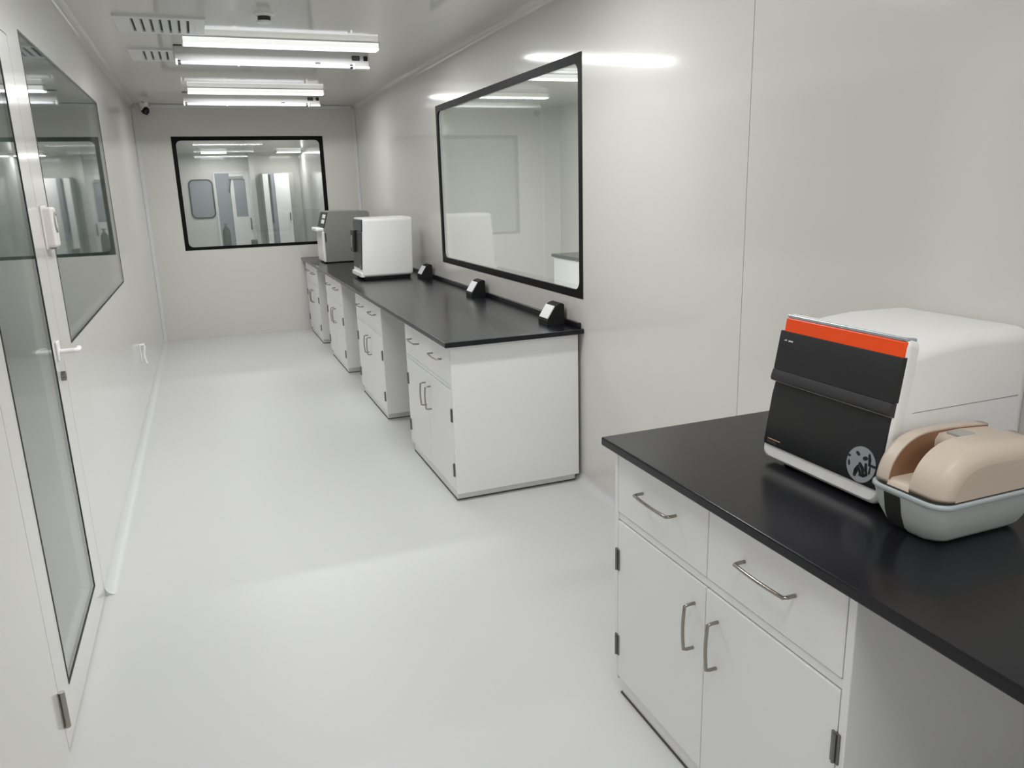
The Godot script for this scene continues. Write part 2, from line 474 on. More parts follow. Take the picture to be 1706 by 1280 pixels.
func thermal_cycler(at: Vector3, label: String) -> Node3D:
	# origin: middle of its base; front towards -x
	var W := 0.381
	var t := thing("thermal_cycler", label, "lab instrument", at)
	var hz := W / 2
	var lean := 0.054
	var F := -0.214
	# shell: rounded sections from front to back
	var loops := []
	for s in [[0.022, 0.004, 0.358], [0.05, 0.0, 0.366], [0.12, 0.0, 0.374], [0.22, 0.0, 0.38], [0.34, 0.0, 0.378], [0.42, 0.001, 0.376], [0.443, 0.008, 0.369], [0.451, 0.02, 0.357]]:
		var lp := []
		var k := 1.0 - clampf((s[0] - 0.05) / 0.3, 0.0, 1.0)
		for p in rr(-hz + s[1], 0.016 + s[1], hz - s[1], s[2], 0.034, 6):
			lp.append(Vector3(F + s[0] + lean * k * p.y / 0.37, p.y, p.x))
		loops.append(lp)
	part("shell", MB.new().loft(loops), "white_plastic", t)
	for sx in [-0.15, 0.16]:
		for sz in [-0.15, 0.15]:
			part("foot", MB.new().lathe([Vector2(0, 0), Vector2(0.016, 0), Vector2(0.018, 0.02), Vector2(0, 0.02)], Vector3(sx, 0, sz), 12), "rubber", t)
	part("shell_seam", MB.new().box(Vector3(-0.13, 0.2155, hz - 0.002), Vector3(0.20, 0.217, hz + 0.0004)), "seam_grey", t)
	# the front leans back: parts built upright and tilted
	var tilt := Transform3D(Basis(Vector3.BACK, -atan2(lean, 0.375)), Vector3(F, 0.012, 0))
	var front := func(called: String, mb: MB, m: String, lab := "") -> MeshInstance3D:
		var o := part(called, mb, m, t, lab)
		o.transform = tilt
		return o
	var bz := MB.new()
	var lp2 := []
	for s in [[0.034, 0.002], [0.012, 0.0], [0.004, 0.002], [0.0, 0.008]]:
		var l := []
		for p in rr(-hz - 0.002 + s[1], s[1], hz + 0.002 - s[1], 0.381 - s[1], 0.022, 5): l.append(Vector3(s[0], p.y, p.x))
		lp2.append(l)
	front.call("bezel", bz.loft(lp2), "white_plastic", "white rounded front bezel")
	front.call("top_trim", MB.new().rbox(Vector3(-0.003, 0.370, -hz + 0.010), Vector3(0.03, 0.3785, hz - 0.004), 0.003, 2), "silver_trim", "silver trim along the top edge")
	front.call("accent_band", MB.new().rbox(Vector3(-0.005, 0.333, -hz + 0.010), Vector3(0.01, 0.3695, hz - 0.003), 0.003, 2), "orange", "bright orange band")
	var up := PackedVector2Array([Vector2(0.012, 0.336), Vector2(-0.006, 0.336), Vector2(-0.007, 0.333), Vector2(-0.010, 0.236), Vector2(0.012, 0.236)])
	front.call("upper_panel", MB.new().prism(up, 2, -hz + 0.001, hz + 0.0005), "black_plastic", "black upper door panel")
	var rg := PackedVector2Array([Vector2(0.012, 0.235), Vector2(-0.0105, 0.235), Vector2(-0.014, 0.222), Vector2(-0.015, 0.212), Vector2(-0.012, 0.206), Vector2(0.0, 0.203), Vector2(0.012, 0.203)])
	front.call("grip_ridge", MB.new().prism(rg, 2, -hz + 0.0005, hz - 0.0005, 0.8), "ridge_black", "dark ridge to grip the door")
	var lw := PackedVector2Array([Vector2(0.012, 0.202), Vector2(-0.001, 0.202), Vector2(-0.002, 0.19), Vector2(-0.0045, 0.17), Vector2(-0.006, 0.045), Vector2(-0.004, 0.037), Vector2(0.012, 0.036)])
	var lower: MeshInstance3D = front.call("lower_panel", MB.new().prism(lw, 2, -hz + 0.006, hz - 0.004), "black_plastic", "black lower panel")
	var mbs := [MB.new(), MB.new()]
	logo_disc(mbs, 0.041)
	var em := part("emblem", mbs[0], "silver_print", lower, "round silver swirl emblem")
	em.position = Vector3(-0.0058, 0.0805, 0.137)
	var em2 := part("emblem_marks", mbs[1], "black_plastic", lower)
	em2.position = em.position
	var mk := MB.new()
	mk.prism(PackedVector2Array([Vector2(0.312, -0.172), Vector2(0.3155, -0.163), Vector2(0.312, -0.162)]), 0, -0.0090, -0.006)
	for i in 3: mk.prism(PackedVector2Array([Vector2(0.311, -0.155 + i * 0.0055), Vector2(0.3145, -0.1545 + i * 0.0055), Vector2(0.3145, -0.1505 + i * 0.0055), Vector2(0.311, -0.151 + i * 0.0055)]), 0, -0.0090, -0.006)
	front.call("brand_mark", mk, "white_print", "tiny white print")
	front.call("gold_line", MB.new().rbox(Vector3(-0.0068, 0.052, -0.172), Vector3(-0.003, 0.0545, -0.125), 0.001, 1), "gold_print", "thin gold line")
	front.call("port_recess", MB.new().rbox(Vector3(-0.0062, 0.0405, -0.174), Vector3(-0.003, 0.0505, -0.135), 0.001, 1), "dome_black")
	return t

func mini_centrifuge(at: Vector3) -> Node3D:
	# origin: middle of its base; front towards -x
	var t := thing("mini_centrifuge", "small beige domed centrifuge with grey-green tub base beside the orange-banded instrument", "lab instrument", at)
	var loops := []
	for s in [[0.0, 0.045], [0.004, 0.033], [0.016, 0.021], [0.045, 0.009], [0.080, 0.002], [0.088, 0.0]]:
		var l := []
		for p in rr(-0.15 + s[1], -0.0925 + s[1], 0.15 - s[1], 0.0925 - s[1], 0.038, 6): l.append(Vector3(p.x, s[0], p.y))
		loops.append(l)
	part("tub", MB.new().loft(loops), "sage_grey", t, "grey-green tapered tub")
	var rim := MB.new()
	var rl := []
	for s in [[0.088, 0.0], [0.090, -0.002], [0.096, -0.002], [0.098, 0.0]]:
		var l := []
		for p in rr(-0.15 + s[1], -0.0925 + s[1], 0.15 - s[1], 0.0925 - s[1], 0.036, 6): l.append(Vector3(p.x, s[0], p.y))
		rl.append(l)
	part("rim", rim.loft(rl), "rim_grey", t)
	var gl := []
	for s in [[0.0975, 0.004], [0.1005, 0.004]]:
		var l := []
		for p in rr(-0.15 + s[1], -0.0925 + s[1], 0.15 - s[1], 0.0925 - s[1], 0.036, 6): l.append(Vector3(p.x, s[0], p.y))
		gl.append(l)
	part("rim_gap", MB.new().loft(gl), "strip_black", t)
	# black strip down the front
	var fs := PackedVector2Array()
	for s in [[0.086, 0.001], [0.045, 0.009], [0.016, 0.021], [0.005, 0.032]]: fs.append(Vector2(-0.15 + s[1] - 0.002, s[0]))
	for s in [[0.005, 0.032], [0.016, 0.021], [0.045, 0.009], [0.086, 0.001]]: fs.append(Vector2(-0.15 + s[1] + 0.008, s[0]))
	part("front_strip", MB.new().prism(fs, 2, -0.044, -0.004, 0.3), "strip_black", t, "black strip on the front of the tub")
	# lid: profile in x-y, two cheeks beside an open channel
	var top := func(off: float) -> Array:
		var q := []
		for i in 17:
			var a := PI / 2 * i / 16
			q.append(Vector2(-0.02 - (0.122 - off) * pow(cos(a), 0.85), 0.1005 + (0.100 - off) * sin(a)))
		for i in range(1, 7):
			q.append(Vector2(-0.02 + (0.158 - off) * i / 6.0, 0.1005 + (0.100 - off) * (1 - 0.08 * pow(i / 6.0, 2))))
		q.append(Vector2(0.138 - off, 0.1005))
		return q
	var cheek := func(z0: float, z1: float, r0: float, r1: float) -> MB:
		var ls := []
		var steps := []
		if r0 > 0:
			for i in 7:
				var a := PI / 2 * i / 6
				steps.append([z0 + r0 * (1 - cos(a)) , r0 * (1 - sin(a))])
			# order from the outer face inward
		else:
			steps.append([z0, 0.0])
		var tail := []
		if r1 > 0:
			for i in range(6, -1, -1):
				var a := PI / 2 * i / 6
				tail.append([z1 - r1 * (1 - cos(a)), r1 * (1 - sin(a))])
		else:
			tail.append([z1, 0.0])
		for s in steps + tail:
			var l := []
			for p in top.call(s[1]): l.append(Vector3(p.x, p.y, s[0]))
			ls.append(l)
		return MB.new().loft(ls)
	part("lid", cheek.call(-0.087, -0.045, 0.022, 0.0), "beige", t, "beige domed lid")
	part("lid", cheek.call(0.008, 0.087, 0.0, 0.034), "beige", t, "beige domed lid")
	var ch := PackedVector2Array()
	for p in top.call(0.074): ch.append(p)
	part("channel", MB.new().prism(ch, 2, -0.0455, 0.0085, 0.7), "brown", t, "brown inside of the lid slot")
	var ln := PackedVector2Array()
	for p in top.call(0.003): ln.append(p)
	part("slot_lining", MB.new().prism(ln, 2, -0.0455, -0.0435, 0.7), "brown", t, "brown inside of the lid slot")
	var sill := PackedVector2Array()
	for p in [Vector2(-0.1425, 0.1005), Vector2(-0.1395, 0.108), Vector2(-0.132, 0.114), Vector2(-0.07, 0.114), Vector2(-0.07, 0.1005)]: sill.append(p)
	part("sill", MB.new().prism(sill, 2, -0.0455, 0.0085), "beige", t)
	var br := PackedVector2Array()
	for p in [Vector2(-0.02, 0.180), Vector2(-0.01, 0.193), Vector2(0.05, 0.194), Vector2(0.13, 0.188), Vector2(0.13, 0.16), Vector2(-0.02, 0.165)]: br.append(p)
	part("bridge", MB.new().prism(br, 2, -0.0455, 0.0085), "beige", t)
	part("latch", MB.new().rbox(Vector3(-0.002, 0.192, -0.034), Vector3(0.04, 0.199, 0.002), 0.003, 2), "clear_grey", t, "grey see-through latch")
	return t

func white_instrument(at: Vector3) -> Node3D:
	var t := thing("benchtop_analyser", "tall white benchtop instrument with a dark front, standing before the grey one", "lab instrument", at)
	var hz := 0.205
	var loops := []
	for s in [[-0.212, 0.006], [-0.205, 0.0], [-0.10, 0.0], [0.10, 0.0], [0.205, 0.0], [0.215, 0.008]]:
		var l := []
		for p in rr(-hz + s[1], 0.022 + s[1], hz - s[1], 0.505 - s[1], 0.028, 5):
			var k: float = s[0] + (0.032 if s[0] < 0 else 0.018) * p.y / 0.5 * (1.0 if absf(s[0]) > 0.15 else 0.5)
			l.append(Vector3(k, p.y, p.x))
		loops.append(l)
	part("shell", MB.new().loft(loops), "white_plastic", t)
	part("base", MB.new().rbox(Vector3(-0.19, 0, -hz + 0.02), Vector3(0.20, 0.026, hz - 0.02), 0.006, 1), "rubber", t, "dark recessed base")
	var tilt := Transform3D(Basis(Vector3.BACK, -atan2(0.032, 0.5)), Vector3(-0.213, 0.02, 0))
	for d in [["window", Vector3(-0.006, 0.375, -hz + 0.02), Vector3(0.02, 0.475, hz - 0.012), "navy_window", "dark blue display window"], ["front_panel", Vector3(-0.004, 0.07, -hz + 0.03), Vector3(0.02, 0.372, hz - 0.03), "charcoal", "charcoal front panel"],
			["door", Vector3(-0.030, 0.20, -hz + 0.02), Vector3(-0.002, 0.385, -hz + 0.16), "black_plastic", "protruding black door"], ["door_pull", Vector3(-0.035, 0.235, -hz + 0.07), Vector3(-0.028, 0.335, -hz + 0.10), "clear_grey", ""],
			["lip", Vector3(-0.014, 0.004, -hz + 0.004), Vector3(0.02, 0.04, hz - 0.004), "white_plastic", ""], ["knob", Vector3(-0.014, 0.065, hz - 0.045), Vector3(0.0, 0.105, hz - 0.022), "chrome", ""]]:
		var o := part(d[0], MB.new().rbox(d[1], d[2], 0.006, 2), d[3], t, d[4])
		o.transform = tilt
	return t

func grey_instrument(at: Vector3) -> Node3D:
	var t := thing("sample_processor", "grey-sided benchtop instrument with a white front and sloped button panel by the end wall", "lab instrument", at)
	var hz := 0.22
	var p := PackedVector2Array([Vector2(-0.24, 0.012), Vector2(0.24, 0.012), Vector2(0.24, 0.50), Vector2(0.22, 0.52), Vector2(-0.17, 0.53), Vector2(-0.185, 0.525), Vector2(-0.235, 0.36), Vector2(-0.24, 0.345)])
	part("body", MB.new().prism(p, 2, -hz, hz), "grey_body", t)
	part("front_panel", MB.new().rbox(Vector3(-0.262, 0.012, -hz), Vector3(-0.238, 0.325, hz), 0.008, 2), "white_plastic", t, "white lower front")
	part("base", MB.new().box(Vector3(-0.22, 0, -hz + 0.02), Vector3(0.22, 0.013, hz - 0.02)), "rubber", t)
	var tilt := Transform3D(Basis(Vector3.BACK, -atan2(0.05, 0.165)), Vector3(-0.237, 0.36, 0))
	var pn := part("control_panel", MB.new().rbox(Vector3(-0.010, 0.0, -hz + 0.01), Vector3(0.004, 0.165, hz - 0.002), 0.004, 1), "charcoal", t, "sloped dark control panel")
	pn.transform = tilt
	for b in [[0.115, hz - 0.05], [0.06, hz - 0.05], [0.115, 0.06], [0.06, 0.06]]:
		part("button", MB.new().rbox(Vector3(-0.018, b[0] - 0.018, b[1] - 0.03), Vector3(-0.008, b[0] + 0.022, b[1] + 0.03), 0.008, 2), "white_print", pn, "white button")
	part("grip", MB.new().rbox(Vector3(-0.315, 0.325, -hz + 0.02), Vector3(-0.235, 0.362, hz - 0.005), 0.015, 3), "white_plastic", t, "white rounded grip")
	part("side_slot", MB.new().rbox(Vector3(-0.236, 0.22, hz - 0.003), Vector3(-0.222, 0.31, hz + 0.001), 0.001, 1), "charcoal", t)
	return t

func bench_socket(at: Vector3, label: String) -> Node3D:
	var t := thing("bench_socket", label, "power socket", at, "sockets along the bench back edge")
	var p := PackedVector2Array([Vector2(0, 0), Vector2(-0.10, 0), Vector2(-0.10, 0.022), Vector2(-0.095, 0.03), Vector2(-0.05, 0.098), Vector2(-0.035, 0.108), Vector2(-0.012, 0.112), Vector2(0, 0.105)])
	part("body", MB.new().prism(p, 2, -0.06, 0.06, 0.85), "rubber", t, "black wedge housing")
	var tilt := Transform3D(Basis(Vector3.BACK, -atan2(0.045, 0.068)), Vector3(-0.0965, 0.031, 0))
	var f := part("face_plate", MB.new().rbox(Vector3(-0.005, 0.002, -0.054), Vector3(0.002, 0.080, 0.054), 0.002, 1), "white_plastic", t, "white sloped face plate")
	f.transform = tilt
	return t

# ---------------------------------------------------------------- the scene
func _ready() -> void:
	var cam := Camera3D.new()
	cam.name = "camera"
	cam.fov = rad_to_deg(2.0 * atan(640.0 / 1287.28))
	cam.near = 0.02
	cam.far = 100.0
	cam.transform = Transform3D(Basis(Vector3(0.92969169, -0.02897074, 0.36719757), Vector3(0.11711073, 0.96842145, -0.22010218), Vector3(-0.34922548, 0.24762995, 0.90372616)), Vector3(-1.772, 1.569, 0.0))
	add_child(cam)
	cam.current = true
	var we := WorldEnvironment.new()
	var env := Environment.new()
	env.background_mode = Environment.BG_COLOR
	env.background_color = Color(0, 0, 0)
	env.ambient_light_source = Environment.AMBIENT_SOURCE_DISABLED
	env.tonemap_mode = Environment.TONE_MAPPER_LINEAR
	env.tonemap_exposure = 1.07
	env.sdfgi_enabled = true
	env.ssao_enabled = true
	env.ssil_enabled = true
	we.environment = env
	add_child(we)

	make_materials()
	var lamps := [[-5.46, 2.0, "over the middle of the corridor, before a germicidal tube"], [-7.93, 2.15, "close to the end wall"], [-2.98, 2.3, "above the glazed door"], [-0.50, 1.35, "at the entrance end of the corridor"], [1.80, 2.4, "beside the entrance wall"]]
	for l in lamps:
		ceiling_light(Vector3(-1.15, CEIL, l[0]), 1.2, 0.11, l[1], "long ceiling panel light " + l[2], "corridor ceiling lights")
	for i in 2:
		ceiling_light(Vector3(-1.34 + 1.6 * i, CEIL, -19.0), 0.53, 0.3, 1.8, "short ceiling light over the %s door in the room behind the end window" % ["blue-grey", "grey strip"][i], "end room ceiling lights")
		ceiling_light(Vector3(-1.34 + 1.6 * i, CEIL, -12.2), 0.53, 0.3, 2.7, "short ceiling light just behind the end wall, %s" % ["left of the window", "right of the window"][i], "end room ceiling lights")
	ceiling_light(Vector3(1.35, CEIL, -4.3), 1.2, 0.11, 7.2, "ceiling panel light in the room behind the side window", "side room ceiling lights")
	ceiling_light(Vector3(1.35, CEIL, -6.6), 1.2, 0.11, 6.2, "ceiling panel light over the bench of the side room", "side room ceiling lights")

	# --- shell of the corridor and its neighbours
	solid("floor", MB.new().box(Vector3(-5.2, -0.1, -20.2), Vector3(3.0, 0, BACK + 0.1)), "vinyl", "pale grey seamless vinyl floor", "floor")
	solid("ceiling", MB.new().box(Vector3(-5.2, CEIL, -20.2), Vector3(3.0, CEIL + 0.1, BACK + 0.1)), "ceiling_panel", "glossy pale grey metal panel ceiling", "ceiling")

	# right wall: two panels with an open joint at z = -2.272
	var wr := thing("wall_right", "glossy off-white metal panel wall with a black-framed window behind the benches", "wall", Vector3.ZERO, "", "structure")
	var wz0 := -6.04; var wz1 := -3.537
	part("wall_panel", hole_wall_x(MB.new(), 0.0, T, FAR - T, -2.2735, CEIL, [[wz0, wz1, 0.998, 2.182]]), "wall_panel", wr)
	part("wall_panel", MB.new().box(Vector3(0, 0, -2.2705), Vector3(T, CEIL, BACK)), "wall_panel", wr)
	part("joint", MB.new().box(Vector3(0.004, 0, -2.2745), Vector3(T - 0.005, CEIL, -2.2695)), "joint", wr)

	# left wall: door opening and window opening
	var dz0 := -3.262; var dz1 := -2.285; var dtop := 2.12
	var gz0 := -5.912; var gz1 := -3.482
	solid("wall_left", hole_wall_x(MB.new(), LEFT - T, LEFT, FAR - T, BACK, CEIL, [[gz0, gz1, 1.012, 2.176], [dz0, dz1, 0.0, dtop]]), "wall_panel", "glossy off-white metal panel wall with a long window and a glazed door", "wall")

	# end wall with window
	var fx0 := -1.97; var fx1 := -0.386; var fy0 := 0.987; var fy1 := 2.186
	var wf := MB.new()
	wf.box(Vector3(LEFT, 0, FAR - T), Vector3(fx0, CEIL, FAR)).box(Vector3(fx1, 0, FAR - T), Vector3(0, CEIL, FAR))
	wf.box(Vector3(fx0, 0, FAR - T), Vector3(fx1, fy0, FAR)).box(Vector3(fx0, fy1, FAR - T), Vector3(fx1, CEIL, FAR))
	solid("wall_far", wf, "wall_panel", "off-white end wall of the corridor with a black-framed window", "wall")
	solid("wall_back", MB.new().box(Vector3(-5.2, 0, BACK), Vector3(3.0, CEIL, BACK + 0.1)), "wall_panel", "off-white entrance wall behind the viewer", "wall")

	# room behind the left wall (unlit), behind the right wall and behind the end wall
	solid("wall_left_outer", MB.new().box(Vector3(-5.2, 0, -20.2), Vector3(-5.1, CEIL, BACK)), "wall_panel", "far wall of the dim room behind the long window", "wall")
	solid("wall_left_divider", MB.new().box(Vector3(-5.1, 0, FAR - T), Vector3(LEFT - T, CEIL, FAR)), "wall_panel", "dividing wall between the dim side room and the end room", "wall")
	solid("wall_right_outer", MB.new().box(Vector3(2.57, 0, -20.2), Vector3(2.67, CEIL, BACK)), "wall_panel", "outer wall of the bright side room", "wall")
	solid("wall_right_divider", MB.new().box(Vector3(T, 0, FAR - T), Vector3(2.57, CEIL, FAR)), "wall_panel", "dividing wall at the end of the bright side room", "wall")
	solid("wall_far_room", MB.new().box(Vector3(-5.1, 0, -20.2), Vector3(0.68, CEIL, -20.0)), "wall_panel", "back wall of the room seen through the end window", "wall")
	solid("wall_far_side", MB.new().box(Vector3(0.58, 0, -20.0), Vector3(0.68, CEIL, FAR - T)), "wall_panel", "side wall of the room seen through the end window", "wall")

	# coves, skirtings, trims
	solid("baseboard_left", cove(FAR, dz0, LEFT, 0, 1, 1, 0.045), "vinyl", "white hollow cove skirting under the long window", "skirting")
	solid("baseboard_left_near", cove(-1.7, BACK, LEFT, 0, 1, 1, 0.045), "vinyl", "white hollow cove skirting towards the entrance wall", "skirting")
	solid("baseboard_right", cove(FAR, BACK, 0, 0, -1, 1, 0.045), "vinyl", "white hollow cove skirting behind the benches", "skirting")
	solid("trim_1", cove(FAR, BACK, LEFT, CEIL, 1, -1, 0.045), "wall_panel", "rounded cove between window wall and ceiling", "trim")
	solid("trim_2", cove(FAR, BACK, 0, CEIL, -1, -1, 0.045), "wall_panel", "rounded cove between bench wall and ceiling", "trim")
	solid("trim_3", MB.new().rbox(Vector3(LEFT + 0.045, CEIL - 0.035, FAR), Vector3(-0.045, CEIL - 0.003, FAR + 0.012), 0.003, 1), "white_trim", "light metal strip along the top of the end wall", "trim")
	solid("trim_4", MB.new().rbox(Vector3(LEFT, 0, FAR), Vector3(LEFT + 0.035, CEIL - 0.036, FAR + 0.014), 0.004, 1), "white_trim", "light metal corner strip beside the long window wall", "trim")
	solid("trim_5", MB.new().rbox(Vector3(-0.035, 0, FAR), Vector3(0, CEIL - 0.036, FAR + 0.014), 0.004, 1), "white_trim", "light metal corner strip beside the bench wall", "trim")

	# --- windows
	var b := 0.042
	var w1 := thing("window_1", "black-framed window in the end wall", "window", Vector3.ZERO, "", "structure")
	part("frame", MB.new().ring(rr(fx0, fy0, fx1, fy1, 0.006, 5), rr(fx0 + b, fy0 + b * 0.8, fx1 - b, fy1 - b, 0.05, 5), 2, FAR - 0.012, FAR + 0.002), "black_border", w1, "black border with rounded inner corners")
	part("pane", MB.new().box(Vector3(fx0 + 0.006, fy0 + 0.006, FAR - 0.018), Vector3(fx1 - 0.006, fy1 - 0.006, FAR - 0.013)), "glass", w1, "clear pane")
	var w2 := thing("window_2", "black-framed window above the long bench", "window", Vector3.ZERO, "", "structure")
	part("frame", MB.new().ring(rr(0.998, wz0, 2.182, wz1, 0.006, 5), rr(0.998 + b, wz0 + b, 2.182 - b, wz1 - b, 0.05, 5), 0, 0.012, -0.002), "black_border", w2, "black border with rounded inner corners")
	part("pane", MB.new().box(Vector3(0.013, 1.004, wz0 + 0.006), Vector3(0.018, 2.176, wz1 - 0.006)), "glass", w2, "clear pane")
	var w3 := thing("window_3", "long window flush in the left wall with a thin dark seal", "window", Vector3.ZERO, "", "structure")
	part("seal", MB.new().ring(rr(1.012, gz0, 2.176, gz1, 0.004, 2), rr(1.021, gz0 + 0.009, 2.167, gz1 - 0.009, 0.004, 2), 0, LEFT - 0.012, LEFT + 0.001), "gasket", w3, "thin dark seal")
	part("pane", MB.new().box(Vector3(LEFT - 0.006, 1.018, gz0 + 0.007), Vector3(LEFT - 0.0005, 2.170, gz1 - 0.007)), "glass", w3, "clear pane")

	# --- glazed door in the left wall
	var d1 := thing("door_1", "off-white door with a tall glass pane and lever handle in the left wall", "door", Vector3.ZERO, "", "structure")
	var leaf := MB.new()
	var pz0 := -3.085; var pz1 := -2.425; var py0 := 0.135; var py1 := 2.02
	var l0 := dz0 + 0.004; var l1 := dz1 - 0.004
	leaf.box(Vector3(LEFT - 0.045, 0.008, l0), Vector3(LEFT, dtop - 0.004, pz0)).box(Vector3(LEFT - 0.045, 0.008, pz1), Vector3(LEFT, dtop - 0.004, l1))
	leaf.box(Vector3(LEFT - 0.045, 0.008, pz0), Vector3(LEFT, py0, pz1)).box(Vector3(LEFT - 0.045, py1, pz0), Vector3(LEFT, dtop - 0.004, pz1))
	part("leaf", leaf, "wall_panel", d1)
	part("glass_seal", MB.new().ring(rr(py0, pz0, py1, pz1, 0.003, 2), rr(py0 + 0.008, pz0 + 0.009, py1 - 0.008, pz1 - 0.009, 0.003, 2), 0, LEFT - 0.012, LEFT + 0.0015), "gasket", d1, "thin dark seal")
	part("pane", MB.new().box(Vector3(LEFT - 0.006, py0 + 0.006, pz0 + 0.007), Vector3(LEFT - 0.0005, py1 - 0.006, pz1 - 0.007)), "glass", d1, "tall clear pane")
	var hd := MB.new()
	hd.tube([Vector3(LEFT, 1.035, -3.165), Vector3(LEFT + 0.050, 1.035, -3.165), Vector3(LEFT + 0.060, 1.035, -3.172), Vector3(LEFT + 0.063, 1.034, -3.185), Vector3(LEFT + 0.060, 1.03, -3.24), Vector3(LEFT + 0.055, 1.028, -3.265)], 0.0095, 12)
	var lever := part("lever_handle", hd, "white_plastic", d1, "white lever handle")
	part("rosette", MB.new().rbox(Vector3(LEFT, 1.005, -3.190), Vector3(LEFT + 0.008, 1.075, -3.140), 0.004, 2), "white_plastic", lever)
	var lk := MB.new()
	lk.tube([Vector3(LEFT, 0.945, -3.165), Vector3(LEFT + 0.014, 0.945, -3.165)], 0.018, 16)
	var cyl := part("lock", lk, "steel", d1, "small round metal lock")
	part("keyhole", MB.new().box(Vector3(LEFT + 0.0135, 0.935, -3.167), Vector3(LEFT + 0.0145, 0.952, -3.163)), "dome_black", cyl)
	for y in [0.085, 1.8]:
		part("hinge", MB.new().tube([Vector3(LEFT + 0.008, y, -2.286), Vector3(LEFT + 0.008, y + 0.115, -2.286)], 0.0095, 12).box(Vector3(LEFT - 0.002, y + 0.005, -2.300), Vector3(LEFT + 0.003, y + 0.11, -2.272)), "chrome", d1, "steel barrel hinge")

	# --- small fixtures on the left wall
	var ac := thing("door_release", "off-white door release unit on the wall between door and long window", "switch", Vector3(LEFT, 1.40, -3.345))
	part("housing", MB.new().rbox(Vector3(0, 0, -0.045), Vector3(0.038, 0.145, 0.045), 0.010, 3), "ivory_plastic", ac)
	part("back_plate", MB.new().rbox(Vector3(0, -0.006, -0.050), Vector3(0.008, 0.151, 0.050), 0.003, 1), "ivory_plastic", ac)
	var ovr := []
	for i in 21:
		var a := TAU * i / 20
		ovr.append(Vector3(0.039, 0.090 + 0.034 * sin(a), 0.024 * cos(a)))
	part("ring", MB.new().tube(ovr, 0.0045, 8), "mid_grey", ac, "grey oval ring")
	part("button", MB.new().rbox(Vector3(0.03, 0.066, -0.015), Vector3(0.042, 0.114, 0.015), 0.006, 2), "ivory_plastic", ac)
	part("slot", MB.new().box(Vector3(0.012, -0.0065, -0.02), Vector3(0.032, 0.001, 0.02)), "mid_grey", ac)
	var hk := thing("wall_hook", "small white curved hook low on the left wall near its far end", "hook", Vector3(LEFT, 0.40, -6.3))
	part("plate", MB.new().rbox(Vector3(0, -0.03, -0.015), Vector3(0.008, 0.11, 0.015), 0.004, 2), "white_plastic", hk)
	part("arm", MB.new().tube([Vector3(0.004, 0.10, 0), Vector3(0.03, 0.105, 0), Vector3(0.035, 0.085, 0), Vector3(0.026, 0.03, 0), Vector3(0.03, -0.02, 0), Vector3(0.04, -0.045, 0)], 0.009, 10), "white_plastic", hk)

	# --- benches: cabinets and worktops
	var fx := -0.715
	var c0 := cabinet(Vector3(fx, 0, -4.49), "white base cabinet at the exposed end of the long bench", "white base cabinets")
	dup(c0, Vector3(fx, 0, -6.10), "white base cabinet under the long bench, second from its exposed end")
	dup(c0, Vector3(fx, 0, -7.69), "white base cabinet under the long bench, third from its exposed end")
	dup(c0, Vector3(fx, 0, FAR + 0.012 + 0.09), "white base cabinet under the long bench, touching the end wall")
	dup(c0, Vector3(fx, 0, -1.908), "white base cabinet under the bench with the orange-banded instrument")
	dup(c0, Vector3(fx, 0, 0.35), "white base cabinet under the unseen end of the near bench")
	var wt := thing("worktop", "long matt black bench worktop below the window", "worktop")
	part("slab", MB.new().rbox(Vector3(-0.75, TOP - 0.026, FAR + 0.015), Vector3(-0.001, TOP, -3.527), 0.005, 2), "worktop", wt)
	var us := thing("splashback_strip", "low black strip along the back of the long bench below the window", "strip", Vector3(-0.022, TOP, -3.56))
	part("strip", MB.new().rbox(Vector3(0, 0, FAR + 0.015 + 3.56), Vector3(0.021, 0.028, 0), 0.004, 1), "worktop", us)
	var wn := thing("worktop", "matt black worktop under the orange-banded instrument and the small centrifuge", "worktop")
	part("slab", MB.new().rbox(Vector3(-0.75, TOP - 0.026, -1.93), Vector3(-0.001, TOP, 1.32), 0.005, 2), "worktop", wn)

	# knee-space back panels between cabinets
	for k in [[-5.17, -4.49, "between the exposed end cabinet and its neighbour"], [-6.76, -6.10, "between the two middle cabinets"], [-8.276, -7.69, "next to the end wall cabinet"], [-0.978, 0.35, "under the near worktop"]]:
		var kp := thing("modesty_panel", "pale grey back panel of the knee space %s" % k[2], "panel", Vector3(-0.075, 0, k[0]), "knee space panels")
		part("board", MB.new().rbox(Vector3(0, 0.05, 0.002), Vector3(0.016, TOP - 0.026, k[1] - k[0] - 0.002), 0.002, 1), "cabinet_white", kp)
		part("rail", MB.new().rbox(Vector3(-0.02, TOP - 0.09, 0.002), Vector3(0.0, TOP - 0.026, k[1] - k[0] - 0.002), 0.002, 1), "cabinet_white", kp)

	bench_socket(Vector3(-0.022, TOP, -3.78), "black wedge socket with a white face at the exposed end of the long bench")
	bench_socket(Vector3(-0.022, TOP, -5.04), "black wedge socket with a white face at the middle of the window sill")
	bench_socket(Vector3(-0.022, TOP, -6.36), "black wedge socket with a white face beside the tall white instrument")

	# --- instruments
	thermal_cycler(Vector3(-0.244, TOP, -1.3835), "white instrument with orange band and black front on the near bench")
	mini_centrifuge(Vector3(-0.365, TOP, -1.0775))
	white_instrument(Vector3(-0.365, TOP, -6.66))
	grey_instrument(Vector3(-0.36, TOP, -8.52))

	# --- ceiling fittings
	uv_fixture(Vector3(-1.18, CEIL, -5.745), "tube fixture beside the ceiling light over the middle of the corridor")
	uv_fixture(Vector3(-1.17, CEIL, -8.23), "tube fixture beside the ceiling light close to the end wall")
	air_vent(Vector3(-1.855, CEIL, -5.09), 0.46, 0.46, "square white ceiling vent standing free beside the panel light")
	air_vent(Vector3(-1.855, CEIL, -6.12), 0.46, 0.46, "square white ceiling vent partly hidden by the tube fixture")
